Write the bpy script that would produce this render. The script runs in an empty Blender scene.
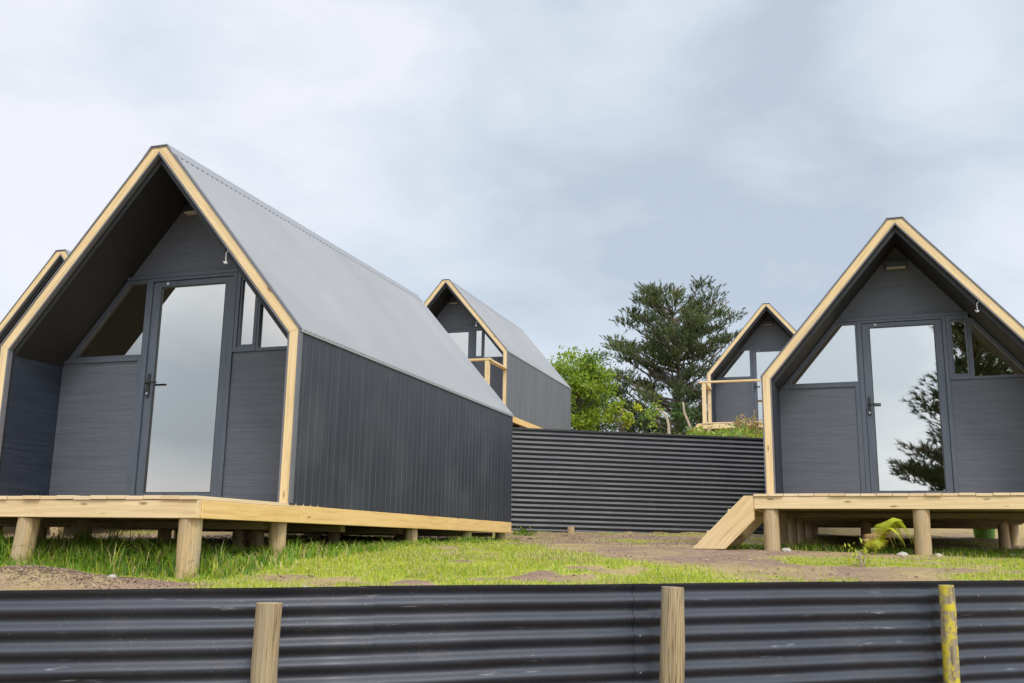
import bpy, math, random
from mathutils import Vector, Matrix, noise as mnoise
random.seed(7)
S = bpy.context.scene
COL = S.collection
R = math.radians

# ------------------------------------------------------------------ helpers
def tag(o, label=None, cat=None, group=None, kind=None):
    if label: o['label'] = label
    if cat: o['category'] = cat
    if group: o['group'] = group
    if kind: o['kind'] = kind
    return o

def empty(name, loc, rz=0.0):
    o = bpy.data.objects.new(name, None)
    o.empty_display_size = 0.2
    o.location = loc; o.rotation_euler = (0, 0, rz)
    COL.objects.link(o)
    return o

class MB:
    """collects polygons with UVs and material slots, then becomes ONE mesh object"""
    def __init__(s): s.v = []; s.f = []; s.uv = []; s.mi = []; s.smooth = False
    def face(s, pts, uvs=None, mi=0):
        b = len(s.v); s.v.extend([tuple(p) for p in pts])
        s.f.append(list(range(b, b + len(pts))))
        s.uv.extend(uvs if uvs else [(0, 0)] * len(pts)); s.mi.append(mi)
    def grid(s, P, UV=None, mi=0):
        """P: rows of points -> quads with shared vertices"""
        b = len(s.v); n = len(P[0])
        for r_ in P: s.v.extend([tuple(p) for p in r_])
        for i in range(len(P) - 1):
            for j in range(n - 1):
                s.f.append([b+i*n+j, b+i*n+j+1, b+(i+1)*n+j+1, b+(i+1)*n+j])
                if UV: s.uv.extend([UV[i][j], UV[i][j+1], UV[i+1][j+1], UV[i+1][j]])
                else: s.uv.extend([(0, 0)]*4)
                s.mi.append(mi)
    def box(s, x0, x1, y0, y1, z0, z1, M=None, mi=0):
        sz = (x1-x0, y1-y0, z1-z0)
        L = max(range(3), key=lambda i: sz[i]); off = (random.uniform(0, 40), random.uniform(0, 40))
        c = [(x0,y0,z0),(x1,y0,z0),(x1,y1,z0),(x0,y1,z0),(x0,y0,z1),(x1,y0,z1),(x1,y1,z1),(x0,y1,z1)]
        for q, ax in (((0,3,2,1),2),((4,5,6,7),2),((0,1,5,4),1),((2,3,7,6),1),((1,2,6,5),0),((3,0,4,7),0)):
            o = [i for i in range(3) if i != ax]
            if L in o: u, w = L, [i for i in o if i != L][0]
            else: u, w = o
            uvs = [(c[k][u]+off[0], c[k][w]+off[1]+ax*.37) for k in q]
            pts = [Vector(c[k]) for k in q]
            if M: pts = [M @ p for p in pts]
            s.face(pts, uvs, mi)
    def prism(s, poly, fn, d0, d1, mi=0, axis=None):
        """poly: 2D points (a,b); fn(a,b,d) -> 3D; extruded d0..d1; grain along axis (2D dir)"""
        if axis is None: axis = (1, 0)
        ax = Vector(axis).normalized(); ay = Vector((-ax.y, ax.x)); off = random.uniform(0, 40)
        uv = [(Vector(p).dot(ax)+off, Vector(p).dot(ay)+off) for p in poly]
        n = len(poly)
        s.face([fn(a, b, d0) for a, b in poly], uv, mi)
        s.face([fn(a, b, d1) for a, b in reversed(poly)], list(reversed(uv)), mi)
        for i in range(n):
            j = (i+1) % n
            u0, u1 = uv[i], uv[j]
            s.face([fn(*poly[j], d0), fn(*poly[i], d0), fn(*poly[i], d1), fn(*poly[j], d1)],
                   [(u1[0], u1[1]), (u0[0], u0[1]), (u0[0]+.001, u0[1]+d1-d0), (u1[0]+.001, u1[1]+d1-d0)], mi)
    def tube(s, pts, rads, n=8, mi=0, caps=True, jit=0.0):
        pts = [Vector(p) for p in pts]; rows = []; uvr = []; acc = 0
        off = random.uniform(0, 30)
        ref = Vector((0.31, 0.2, 0.93))
        for i, p in enumerate(pts):
            t = (pts[min(i+1, len(pts)-1)] - pts[max(i-1, 0)]).normalized()
            a = t.cross(ref)
            if a.length < .05: a = t.cross(Vector((1, 0, 0)))
            a.normalize(); b = t.cross(a)
            if i: acc += (p - pts[i-1]).length
            row = []
            for k in range(n):
                th = 2*math.pi*k/n
                rr = rads[i]*(1 + (jit*mnoise.noise(Vector((math.cos(th)*2+off, math.sin(th)*2, acc*3))) if jit else 0))
                row.append(p + (a*math.cos(th) + b*math.sin(th))*rr)
            row.append(row[0]); rows.append(row)
            uvr.append([(acc+off, k/n*2*math.pi*rads[i]+off) for k in range(n+1)])
        s.grid(rows, uvr, mi)
        if caps:
            s.face(rows[-1][:-1], [(off+acc+.02*math.cos(k), off+.02*math.sin(k)) for k in range(n)], mi)
            s.face(list(reversed(rows[0][:-1])), None, mi)
    def build(s, name, mats, parent=None, smooth=False, bevel=0.0, weld=False):
        me = bpy.data.meshes.new(name)
        me.from_pydata(s.v, [], s.f)
        if not isinstance(mats, (list, tuple)): mats = [mats]
        for m in mats: me.materials.append(m)
        me.polygons.foreach_set('material_index', s.mi)
        ul = me.uv_layers.new(name='UVMap')
        flat = [c for uv in s.uv for c in uv]
        ul.data.foreach_set('uv', flat)
        if smooth: me.polygons.foreach_set('use_smooth', [True]*len(me.polygons))
        me.update()
        o = bpy.data.objects.new(name, me); COL.objects.link(o)
        if bevel or weld:
            w = o.modifiers.new('weld', 'WELD'); w.merge_threshold = .0004
        if bevel:
            b = o.modifiers.new('bevel', 'BEVEL'); b.width = bevel; b.segments = 2; b.limit_method = 'ANGLE'
        if parent: o.parent = parent
        return o

def copy_tree(o, parent=None):
    c = o.copy(); COL.objects.link(c)
    c.parent = parent
    for ch in [x for x in o.children]: copy_tree(ch, c)
    return c

# ------------------------------------------------------------------ materials
class NT:
    def __init__(s, name):
        s.m = bpy.data.materials.new(name); s.m.use_nodes = True
        s.t = s.m.node_tree; s.b = s.t.nodes['Principled BSDF']; s.out = s.t.nodes['Material Output']
    def n(s, typ, **kw):
        nd = s.t.nodes.new(typ)
        for k, v in kw.items():
            if hasattr(nd, k) and k not in nd.inputs: setattr(nd, k, v)
            else: nd.inputs[k].default_value = v
        return nd
    def l(s, a, b): s.t.links.new(a, b)
    def uvmap(s, sc=(1, 1, 1), src='UV', rot=None):
        tc = s.n('ShaderNodeTexCoord'); mp = s.n('ShaderNodeMapping')
        s.l(tc.outputs[src], mp.inputs['Vector']); mp.inputs['Scale'].default_value = sc
        if rot: mp.inputs['Rotation'].default_value = rot
        return mp.outputs[0]
    def noise(s, vec, scale, detail=4, rough=.55, dist=0):
        nd = s.n('ShaderNodeTexNoise'); nd.inputs['Scale'].default_value = scale
        nd.inputs['Detail'].default_value = detail; nd.inputs['Roughness'].default_value = rough
        nd.inputs['Distortion'].default_value = dist
        if vec is not None: s.l(vec, nd.inputs['Vector'])
        return nd.outputs['Fac']
    def ramp(s, fac, stops):
        nd = s.n('ShaderNodeValToRGB'); e = nd.color_ramp.elements
        while len(e) < len(stops): e.new(.5)
        for i, (p, c) in enumerate(stops):
            e[i].position = p; e[i].color = (c[0], c[1], c[2], 1) if hasattr(c, '__len__') else (c, c, c, 1)
        s.l(fac, nd.inputs['Fac']); return nd.outputs['Color']
    def mix(s, fac, a, b, mode='MIX'):
        nd = s.n('ShaderNodeMix', data_type='RGBA', blend_type=mode)
        for sock, v in ((nd.inputs[0], fac), (nd.inputs[6], a), (nd.inputs[7], b)):
            if hasattr(v, 'links'): s.l(v, sock)
            elif hasattr(v, '__len__'): sock.default_value = (v[0], v[1], v[2], 1)
            else: sock.default_value = v
        return nd.outputs[2]
    def math(s, op, a, b=0.0):
        nd = s.n('ShaderNodeMath', operation=op)
        for sock, v in ((nd.inputs[0], a), (nd.inputs[1], b)):
            if hasattr(v, 'links'): s.l(v, sock)
            else: sock.default_value = v
        return nd.outputs[0]
    def bump(s, h, strength=.3, dist=.01):
        nd = s.n('ShaderNodeBump'); nd.inputs['Strength'].default_value = strength; nd.inputs['Distance'].default_value = dist
        s.l(h, nd.inputs['Height']); s.l(nd.outputs[0], s.b.inputs['Normal'])
    def base(s, c):
        if hasattr(c, 'links'): s.l(c, s.b.inputs['Base Color'])
        else: s.b.inputs['Base Color'].default_value = (*c, 1)
    def rough(s, r, spec=None, metal=None):
        if hasattr(r, 'links'): s.l(r, s.b.inputs['Roughness'])
        else: s.b.inputs['Roughness'].default_value = r
        if spec is not None: s.b.inputs['Specular IOR Level'].default_value = spec
        if metal is not None: s.b.inputs['Metallic'].default_value = metal

def wood(name, light, mid, dark, knot=True, rough=.7, weather=None, bumps=.25, g=22, fm=.55, cracks=0):
    k = NT(name); uv = k.uvmap((1.1, g, 1))
    grain = k.noise(uv, 1.6, 5, .6, .6)
    c = k.ramp(grain, [(.28, dark), (.48, mid), (.72, light)])
    big = k.noise(k.uvmap((.8, 3, 1)), 1.3, 2)
    c = k.mix(k.math('MULTIPLY', big, fm), c, mid)
    tone = k.noise(k.uvmap((.35, .35, 1)), 1.0, 1)
    c = k.mix(k.ramp(tone, [(.4, 0.), (.62, .4)]), c, (light[0]*1.04, light[1]*1.08, light[2]*1.25))
    if knot:
        vo = k.n('ShaderNodeTexVoronoi'); vo.inputs['Scale'].default_value = 1.0
        k.l(k.uvmap((2.6, 8.5, 1)), vo.inputs['Vector'])
        kn = k.ramp(vo.outputs['Distance'], [(.055, 1.0), (.13, 0.0)])
        c = k.mix(k.math('MULTIPLY', kn, .85), c, (dark[0]*.45, dark[1]*.38, dark[2]*.35))
    if cracks:
        cn = k.noise(k.uvmap((.7, g*.8, 1)), 1.3, 3, .6, .8)
        ck = k.math('ABSOLUTE', k.math('SUBTRACT', cn, .5))
        c = k.mix(k.math('MULTIPLY', k.ramp(ck, [(.008, 1.), (.028, 0.)]), cracks), c, (dark[0]*.35, dark[1]*.3, dark[2]*.3))
    if weather:
        wn = k.noise(k.uvmap((.9, 4, 1)), 2.2, 4)
        c = k.mix(k.ramp(wn, [(.42, 0.), (.66, .75)]), c, weather)
    k.base(c); k.rough(rough, .3); k.bump(grain, bumps, .004)
    return k.m

M = {}
M['pine'] = wood('new_pine', (.70, .53, .30), (.61, .44, .22), (.42, .27, .12), fm=.40)
M['pine_side'] = wood('orange_pine', (.76, .52, .22), (.67, .43, .16), (.48, .27, .09), fm=.40)
M['deck'] = wood('deck_board', (.70, .53, .32), (.60, .43, .24), (.44, .30, .15), rough=.75)
M['pile'] = wood('treated_pole', (.54, .39, .20), (.44, .30, .14), (.26, .17, .08), weather=(.36, .29, .20), rough=.85, bumps=.6, g=45, fm=.2, cracks=.45)
M['oldpost'] = wood('weathered_post', (.42, .32, .17), (.31, .22, .11), (.10, .07, .035), weather=(.30, .25, .17), rough=.9, bumps=.9, g=60, fm=.1, cracks=.8)
# lichen covered
k = NT('lichen_post'); g = k.noise(k.uvmap((1.5, 26, 1)), 1.6, 5, .6, .5)
c = k.ramp(g, [(.3, (.10, .08, .05)), (.5, (.24, .19, .12)), (.72, (.34, .28, .19))])
ln = k.noise(k.uvmap((1, 1, 1), 'Object'), 17, 5, .65)
c = k.mix(k.ramp(ln, [(.46, 0.), (.56, .95)]), c, (.50, .40, .03)); k.base(c); k.rough(.9, .2); k.bump(ln, .6, .01)
M['lichen'] = k.m

def panel(name, a, b, rough=.55):
    k = NT(name); st = k.noise(k.uvmap((1.2, 1.2, 34), 'Object'), 1.7, 5, .6, .9)
    fine = k.noise(k.uvmap((2.5, 2.5, 110), 'Object'), 1.6, 3, .6, .6)
    c = k.ramp(st, [(.3, a), (.7, b)]); k.base(c); k.rough(rough, .45)
    k.bump(k.mix(.5, st, fine), .55, .006)
    return k.m
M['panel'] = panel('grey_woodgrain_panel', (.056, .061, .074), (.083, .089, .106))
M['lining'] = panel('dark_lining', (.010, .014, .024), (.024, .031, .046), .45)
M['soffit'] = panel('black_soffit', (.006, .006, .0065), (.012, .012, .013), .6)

k = NT('dark_frame_aluminium'); n1 = k.noise(k.uvmap((6, 6, 1), 'Object'), 3, 3)
k.base(k.ramp(n1, [(.3, (.050, .060, .078)), (.7, (.066, .077, .097))])); k.rough(.42, .5); M['alu'] = k.m
k = NT('charcoal_wall_cladding')
vs = k.noise(k.uvmap((1, 9, .35), 'Object'), 2.2, 4); bl = k.noise(k.uvmap((1, 1, 1), 'Object'), 1.4, 3)
c = k.ramp(vs, [(.3, (.022, .025, .032)), (.7, (.037, .041, .050))])
c = k.mix(k.ramp(bl, [(.5, 0.), (.75, .35)]), c, (.082, .086, .093)); k.base(c)
k.rough(k.ramp(bl, [(.3, .40), (.7, .55)]), .5); M['clad'] = k.m
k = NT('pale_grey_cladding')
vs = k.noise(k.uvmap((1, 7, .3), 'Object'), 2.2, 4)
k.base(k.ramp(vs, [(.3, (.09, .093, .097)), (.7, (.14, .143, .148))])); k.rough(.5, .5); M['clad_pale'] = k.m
k = NT('grey_roof_iron')
vs = k.noise(k.uvmap((1, 6, 1), 'Object'), 1.1, 4); bl = k.noise(k.uvmap((1, 1, 1), 'Object'), .9, 4)
c = k.ramp(bl, [(.3, (.222, .219, .217)), (.7, (.265, .262, .259))])
c = k.mix(k.ramp(vs, [(.45, 0.), (.7, .25)]), c, (.24, .24, .243)); sep = k.n('ShaderNodeSeparateXYZ'); tcx = k.n('ShaderNodeTexCoord'); k.l(tcx.outputs['Object'], sep.inputs[0])
sh = k.math('DIVIDE', sep.outputs['Y'], .762); wn = k.n('ShaderNodeTexWhiteNoise', noise_dimensions='1D'); k.l(k.math('FLOOR', sh), wn.inputs['W'])
c = k.mix(k.math('MULTIPLY', wn.outputs['Value'], .22), c, (.23, .23, .235))
lap = k.ramp(k.math('FRACT', sh), [(.012, 1.), (.020, 0.)]); c = k.mix(k.math('MULTIPLY', lap, .6), c, (.10, .10, .105))
k.base(c); k.rough(.46, .5); M['roof'] = k.m
k = NT('grey_flashing'); k.base((.13, .13, .14)); k.rough(.5, .5); M['flash'] = k.m
k = NT('ridge_flashing'); k.base((.24, .24, .25)); k.rough(.5, .5); M['ridge'] = k.m
k = NT('black_plastic'); k.base((.012, .012, .013)); k.rough(.45, .5); M['black'] = k.m
k = NT('white_plastic'); k.base((.5, .5, .49)); k.rough(.4, .5); M['white'] = k.m
k = NT('pale_strip'); k.base((.32, .29, .25)); k.rough(.5, .5); M['strip'] = k.m
k = NT('galvanised_steel'); k.base((.45, .45, .45)); k.rough(.35, .5, .9); M['steel'] = k.m
k = NT('dull_zinc'); k.base((.17, .17, .175)); k.rough(.6, .4, .3); M['nail'] = k.m
k = NT('green_plastic'); n1 = k.noise(k.uvmap((1, 1, 1), 'Object'), 9, 4)
k.base(k.ramp(n1, [(.3, (.13, .32, .03)), (.7, (.20, .42, .05))])); k.rough(.4, .5); M['green'] = k.m

# reflective dark glazing
k = NT('tinted_glass')
for nd in (k.b,): k.t.nodes.remove(nd)
gl = k.n('ShaderNodeBsdfGlossy'); gl.inputs['Roughness'].default_value = 0.012; gl.inputs['Color'].default_value = (.96, .92, .85, 1)
tr = k.n('ShaderNodeBsdfTransparent'); tr.inputs['Color'].default_value = (.45, .46, .44, 1)
fr = k.n('ShaderNodeFresnel'); fr.inputs['IOR'].default_value = 1.5
ma = k.math('ADD', fr.outputs[0], .45)
wv = k.noise(k.uvmap((1, 1, 1), 'Object'), 1.6, 1)
bp = k.n('ShaderNodeBump'); bp.inputs['Strength'].default_value = .012; bp.inputs['Distance'].default_value = .05
k.l(wv, bp.inputs['Height']); k.l(bp.outputs[0], gl.inputs['Normal'])
mx = k.n('ShaderNodeMixShader'); k.l(ma, mx.inputs[0]); k.l(tr.outputs[0], mx.inputs[1]); k.l(gl.outputs[0], mx.inputs[2])
k.l(mx.outputs[0], k.out.inputs['Surface']); M['glass'] = k.m

# black corrugated iron: scuffs and dust of their own shape
def iron(name, a, b, scuff):
    k = NT(name)
    uv = k.uvmap((1, 1, 1)); big = k.noise(uv, 1.7, 4)
    c = k.ramp(big, [(.3, a), (.7, b)])
    s1 = k.noise(k.uvmap((2.2, 24, 1)), 1.8, 6, .7)
    msk = k.noise(k.uvmap((.9, 2.2, 1)), 2.1, 3)
    f = k.math('MULTIPLY', k.ramp(s1, [(.60, 0.), (.72, 1.)]), k.ramp(msk, [(.47, 0.), (.64, 1.)]))
    c = k.mix(k.math('MULTIPLY', f, scuff), c, (.34, .34, .36))
    sp = k.noise(k.uvmap((1, 1.6, 1)), 75, 2, .5); dm = k.noise(uv, 3.1, 3)
    c = k.mix(k.math('MULTIPLY', k.math('MULTIPLY', k.ramp(sp, [(.66, 0.), (.72, 1.)]), k.ramp(dm, [(.45, 0.), (.65, 1.)])), .5), c, (.30, .29, .28))
    dirt = k.noise(k.uvmap((1.2, .8, 1)), 2.6, 5, .65)
    c = k.mix(k.ramp(dirt, [(.55, 0.), (.8, .35)]), c, (.085, .075, .062))
    k.base(c); k.rough(k.ramp(big, [(.3, .36), (.7, .50)]), .5)
    dn = k.noise(k.uvmap((3, 7, 1)), 2.0, 3); k.bump(dn, .07, .02)
    return k.m
M['iron_near'] = iron('black_corrugated_iron', (.013, .015, .022), (.025, .028, .039), .95)
M['iron_far'] = iron('dark_corrugated_iron', (.013, .014, .018), (.022, .024, .030), .35)

def flat(name, c1, c2, scale=6, rough=.6, trans=0.0, src='Object', spec=.3):
    k = NT(name); n1 = k.noise(k.uvmap((1, 1, 1), src), scale, 3)
    k.base(k.ramp(n1, [(.32, c1), (.68, c2)])); k.rough(rough, spec)
    if trans:
        tb = k.n('ShaderNodeBsdfTranslucent'); tb.inputs['Color'].default_value = (c2[0]*1.3, c2[1]*1.4, c2[2], 1)
        mx = k.n('ShaderNodeMixShader'); mx.inputs[0].default_value = trans
        k.l(k.b.outputs[0], mx.inputs[1]); k.l(tb.outputs[0], mx.inputs[2]); k.l(mx.outputs[0], k.out.inputs['Surface'])
    return k.m
M['grass_a'] = flat('grass_green', (.15, .25, .02), (.22, .32, .03), 2.5, .6, .38)
M['grass_b'] = flat('grass_yellow_green', (.37, .40, .04), (.48, .47, .07), 2.5, .6, .4)
M['grass_c'] = flat('grass_straw', (.38, .31, .14), (.48, .38, .19), 3, .7, .2)
M['grass_d'] = flat('grass_deep_green', (.06, .16, .015), (.12, .25, .025), 3, .55, .3)
M['needle_a'] = flat('needles_dark', (.046, .066, .026), (.070, .094, .034), 1.5, .6, .15)
M['needle_b'] = flat('needles_mid', (.100, .125, .042), (.135, .160, .055), 1.5, .6, .15)
M['needle_c'] = flat('needles_olive', (.13, .125, .05), (.18, .15, .065), 1.5, .6, .15)
M['leaf_a'] = flat('leaf_lime', (.17, .25, .02), (.26, .32, .03), 1.5, .5, .35)
M['leaf_b'] = flat('leaf_green', (.07, .14, .02), (.12, .20, .03), 1.5, .5, .3)
M['leaf_c'] = flat('leaf_dark', (.025, .05, .015), (.05, .08, .02), 1.5, .5, .2)
M['leaf_red'] = flat('leaf_russet', (.20, .09, .035), (.32, .19, .07), 4, .6, .25)
M['fern_y'] = flat('fern_yellow_green', (.36, .40, .02), (.50, .48, .04), 6, .55, .35)
M['fern_b'] = flat('fern_brown', (.30, .17, .06), (.42, .27, .11), 6, .7, .2)
M['bark'] = flat('bark_grey_brown', (.09, .07, .055), (.18, .145, .115), 6, .9)
M['stem'] = flat('pale_dead_stem', (.30, .24, .17), (.42, .35, .25), 6, .85)
M['litter_a'] = flat('chips_pinkish', (.26, .17, .12), (.42, .30, .22), 9, .9)
M['litter_b'] = flat('chips_brown', (.08, .05, .035), (.24, .16, .11), 9, .9)
M['stone'] = flat('pale_stone', (.26, .22, .18), (.42, .36, .30), 9, .9)

# ------------------------------------------------------------------ calibrated camera (measured from the photograph)
F_PX, PITCH, ROLL = 974.396, 0.2042298, 0.0149257
cp, sp = math.cos(PITCH), math.sin(PITCH); cr, sr = math.cos(ROLL), math.sin(ROLL)
FW = Vector((0, cp, sp)); UP0 = Vector((0, -sp, cp)); RT0 = Vector((1, 0, 0))
RT = RT0*cr + UP0*sr; UP = UP0*cr - RT0*sr
def ray(x, y): return RT*((x-512)/F_PX) + UP*((341.5-y)/F_PX) + FW
def at(x, y, Y): r_ = ray(x, y); return r_*(Y/r_.y)
cd = bpy.data.cameras.new('camera'); cam = bpy.data.objects.new('camera', cd); COL.objects.link(cam)
cd.sensor_fit = 'HORIZONTAL'; cd.sensor_width = 36; cd.lens = 36*F_PX/1024
cd.clip_start = .05; cd.clip_end = 9000
cam.matrix_world = Matrix(((RT.x, UP.x, -FW.x, 0), (RT.y, UP.y, -FW.y, 0), (RT.z, UP.z, -FW.z, 0), (0, 0, 0, 1)))
S.camera = cam

# ------------------------------------------------------------------ terrain
def lerp_tab(t, tab):
    if t <= tab[0][0]: return tab[0][1]
    for (a, va), (b, vb) in zip(tab, tab[1:]):
        if t <= b: return va + (vb-va)*(t-a)/(b-a)
    return tab[-1][1]
def sstep(a, b, t):
    t = max(0., min(1., (t-a)/(b-a))); return t*t*(3-2*t)
FENCE = [(-7., 3.02), (-1.93, 3.82), (-.674, 4.019), (.839, 4.63), (2.573, 5.239), (7., 6.79)]
FTOP = [(-7., -.235), (-1.93, -.202), (-.674, -.177), (.839, -.167), (2.573, -.151), (7., -.11)]
def wall_y(x): return 15.43 + (x-.028)*.1787
LOW = [(-50, -1.7), (4, -.42), (6.4, -.285), (7.75, -.14), (10, -.04), (13, .02), (15.4, .17), (20, .42), (40, 1.4), (80, 1.2), (300, -6), (3000, -30)]
UPP = [(14, 1.6), (16, 1.66), (21, 2.22), (24, 2.42), (34, 2.85), (60, 2.5), (300, -6), (3000, -30)]
def ground(x, y, rough=True):
    lo = lerp_tab(y, LOW); up = lerp_tab(y, UPP)
    d = y - wall_y(x)
    width = .35 + 5*sstep(4.5, 7, x) + 7*sstep(3.8, 7, -x)
    z = lo + (up-lo)*sstep(.02, width, d)
    fd = y - lerp_tab(x, FENCE)
    z = z + (-1.55 - z)*(1-sstep(.04, .3, fd)) if y < 12 else z
    if rough and -12 < x < 14 and 2 < y < 24:
        z += .030*mnoise.noise(Vector((x*.9, y*.9, 3.1))) + .014*mnoise.noise(Vector((x*3.3, y*3.3, 1.7))) + .006*mnoise.noise(Vector((x*11, y*11, 8.)))
        # bark mound by the front-left pile
        z += .10*math.exp(-(((x+3.0)/.5)**2 + ((y-6.35)/.22)**2))
    return z

def axis(lo, hi, step, far, g=1.28):
    a = []; v = lo; 
    while v <= hi + 1e-6: a.append(v); v += step
    s_ = step; v = a[-1]
    while v < far: s_ *= g; v += s_; a.append(v)
    s_ = step; v = lo; pre = []
    while v > -far: s_ *= g; v -= s_; pre.append(v)
    return list(reversed(pre)) + a
CABINS = [  # origin, yaw, label
    ((-3.1792, 8.1947, .2835), -.3186, 'nearest charcoal gabled cabin at left, its long ribbed side wall facing right', False, False),
    ((4.3213, 10.5359, .529), -.3614, 'charcoal gabled cabin at right with timber steps and pine reflected in its glass door', False, True),
    ((-1.5582, 21.8486, 2.8171), -.3194, 'distant charcoal gabled cabin with porch railing rising behind the grey roof of the nearest cabin', True, False),
    ((6.455, 24.0964, 2.9272), -.3259, 'small distant charcoal gabled cabin with porch railing beside the big pine tree', True, True),
    ((-6.6282, 13.7311, .9563), -.3044, 'half hidden charcoal cabin whose timber gable peak shows at the left edge of the photo', False, False),
]
def nz(x, y, s, o=0): return mnoise.noise(Vector((x*s, y*s, o)))
cA = CABINS[0]; cB = CABINS[1]
def local(cab, x, y):
    (ox, oy, _), yaw = cab[0], cab[1]; c_, s_ = math.cos(yaw), math.sin(yaw)
    dx, dy = x-ox, y-oy
    return c_*dx+s_*dy, -s_*dx+c_*dy
def lush(x, y):
    """how tall/dense the uncut grass is (under and along the cabins), 0..1"""
    u, v = local(cA, x, y); g = 0
    if -2.5 < u < 2.1 and -1.45 < v < 5.6:
        edge = min(1, (v+1.38)/.22) if v < -.9 else 1
        side = 1-sstep(1.55, 1.95, u)
        under = 1 - .97*sstep(.1, .8, v + .3*nz(x, y, 2.5, 3))*(1-sstep(.9, 1.35, u))
        g = max(0, edge)*side*under
    u, v = local(cB, x, y)
    if -1.9 < u < 2.2 and -1.0 < v < 3: g = max(g, .8*(1-sstep(-.2, 1.2, v))*sstep(-1.05, -.85, v))
    return g
def lawn(x, y):
    """cover of the short turf 0..1"""
    g = .0
    bx = lerp_tab(y, [(6.4, 1.75), (7.2, 1.35), (8, .85), (9.5, .30), (11, .15), (12.6, -.1)]) + .35*nz(x, y, 1.9, 31) + .15*nz(x, y, 6, 32)
    g = sstep(-2.0, -1.2, x)*(1-sstep(bx-.30, bx+.25, x))*(1-sstep(11.6, 12.6, y))*1.05
    g = max(g, .30*(1-sstep(bx+.5, bx+1.3, x))*(1-sstep(7.3, 7.9, y))*sstep(.2, .8, x))
    g = max(g, .85*sstep(1.9, 2.9, x+.3*nz(x, y, 2, 3))*sstep(7.7, 7.95, y)*(1-sstep(8.7, 9.2, y+.25*nz(x, y, 2, 8))))
    g = max(g, .9*sstep(3.0, 3.5, x)*sstep(6.9, 7.05, y)*(1-sstep(7.3, 7.5, y)))
    g *= .66 + 1.5*max(-.35, nz(x, y, 1.3, 4)) + .9*nz(x, y, 4, 6)
    g -= .9*math.exp(-(((x+.2)/1.2)**2+((y-6.75)/.28)**2))*(.5+nz(x, y, 3, 2))
    if y > 13: g = max(g if x < 3 else 0, .35*max(0, nz(x, y, 1.5, 5)+.05))
    return max(0, min(1, g))
gx = axis(-7, 8, .085, 4000); gy = axis(3.0, 18, .085, 4000)
mb = MB()
mb.grid([[(x, y, ground(x, y)) for x in gx] for y in gy])
k = NT('soil_and_turf')
P = k.uvmap((1, 1, 1), 'Object')
n_big = k.noise(P, .75, 4, .6); n_mid = k.noise(P, 4.5, 5, .65); n_fine = k.noise(P, 38, 4, .7)
soil = k.ramp(n_mid, [(.28, (.115, .066, .042)), (.5, (.215, .13, .085)), (.72, (.32, .21, .14))])
soil = k.mix(.45, soil, k.ramp(n_fine, [(.3, (.09, .055, .04)), (.7, (.38, .28, .21))]))
dry = k.ramp(n_fine, [(.3, (.20, .15, .055)), (.7, (.40, .30, .14))])
c = k.mix(k.ramp(n_big, [(.42, 0.), (.60, 1.)]), soil, dry)
ta = k.n('ShaderNodeAttribute', attribute_name='turf')
turf = k.ramp(n_fine, [(.3, (.13, .17, .015)), (.5, (.27, .31, .03)), (.7, (.46, .42, .08))])
c = k.mix(k.ramp(k.math('ADD', ta.outputs['Fac'], k.math('MULTIPLY', n_mid, .5)), [(.35, 0.), (.70, 1.)]), c, turf)
k.base(c); k.rough(.95, .15); k.bump(k.mix(.5, n_mid, n_fine), .7, .03)
M['ground'] = k.m
go = mb.build('ground', M['ground'], smooth=True); tag(go, kind='structure')
at_ = go.data.attributes.new('turf', 'FLOAT', 'POINT')
tv = []
for v in go.data.vertices:
    x, y = v.co.x, v.co.y
    if y < lerp_tab(x, FENCE)+.25 and y > 0: tv.append(-.6)
    elif -8 < x < 9 and 3 < y < 16: tv.append(min(1, lawn(x, y)*1.2 + lush(x, y)))
    elif y >= 16 and y < 30: tv.append(max(0, -.1+.8*nz(x, y, .6, 4)))
    elif y <= 4 and -60 < x < 60 and y > -60: tv.append(-.6)
    else: tv.append(.25+.6*nz(x, y, .35, 4)+.35*nz(x, y, 1.7, 9))
at_.data.foreach_set('value', tv)

# ------------------------------------------------------------------ the cabin
W_, HA, HE, LEN, REC, DK = 3.075, 3.245, 1.40, 5.567, .628, 1.162
H = W_/2
SL = Vector((-H, 0, HA-HE)).normalized()       # up the right slope
ANG = math.atan2(HA-HE, H)
def prof(off, roof=None, cap=True):
    """inverted-U profile moved inwards by off (list of (x,z), right bottom -> left bottom)"""
    x = H - off
    # rake line moved inwards: z = HA - off/cos - x*tan
    tn = (HA-HE)/H; top = HA - (off if roof is None else roof)/math.cos(ANG)
    ze = top - x*tn
    cw = max(0.0, .085 - (off if roof is None else roof)*.9)
    mid = [(cw, top - cw*tn), (-cw, top - cw*tn)] if cw > .004 else [(0, top)]
    return [(x, 0.0), (x, ze)] + mid + [(-x, ze), (-x, 0.0)]
def xin(z, off=.125):
    tn = (HA-HE)/H; top = HA - (off+.035)/math.cos(ANG)
    return min((top - z)/tn, H-off)
XZ = lambda a, b, d: (a, d, b)      # polygon in x,z, extruded along y

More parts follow.
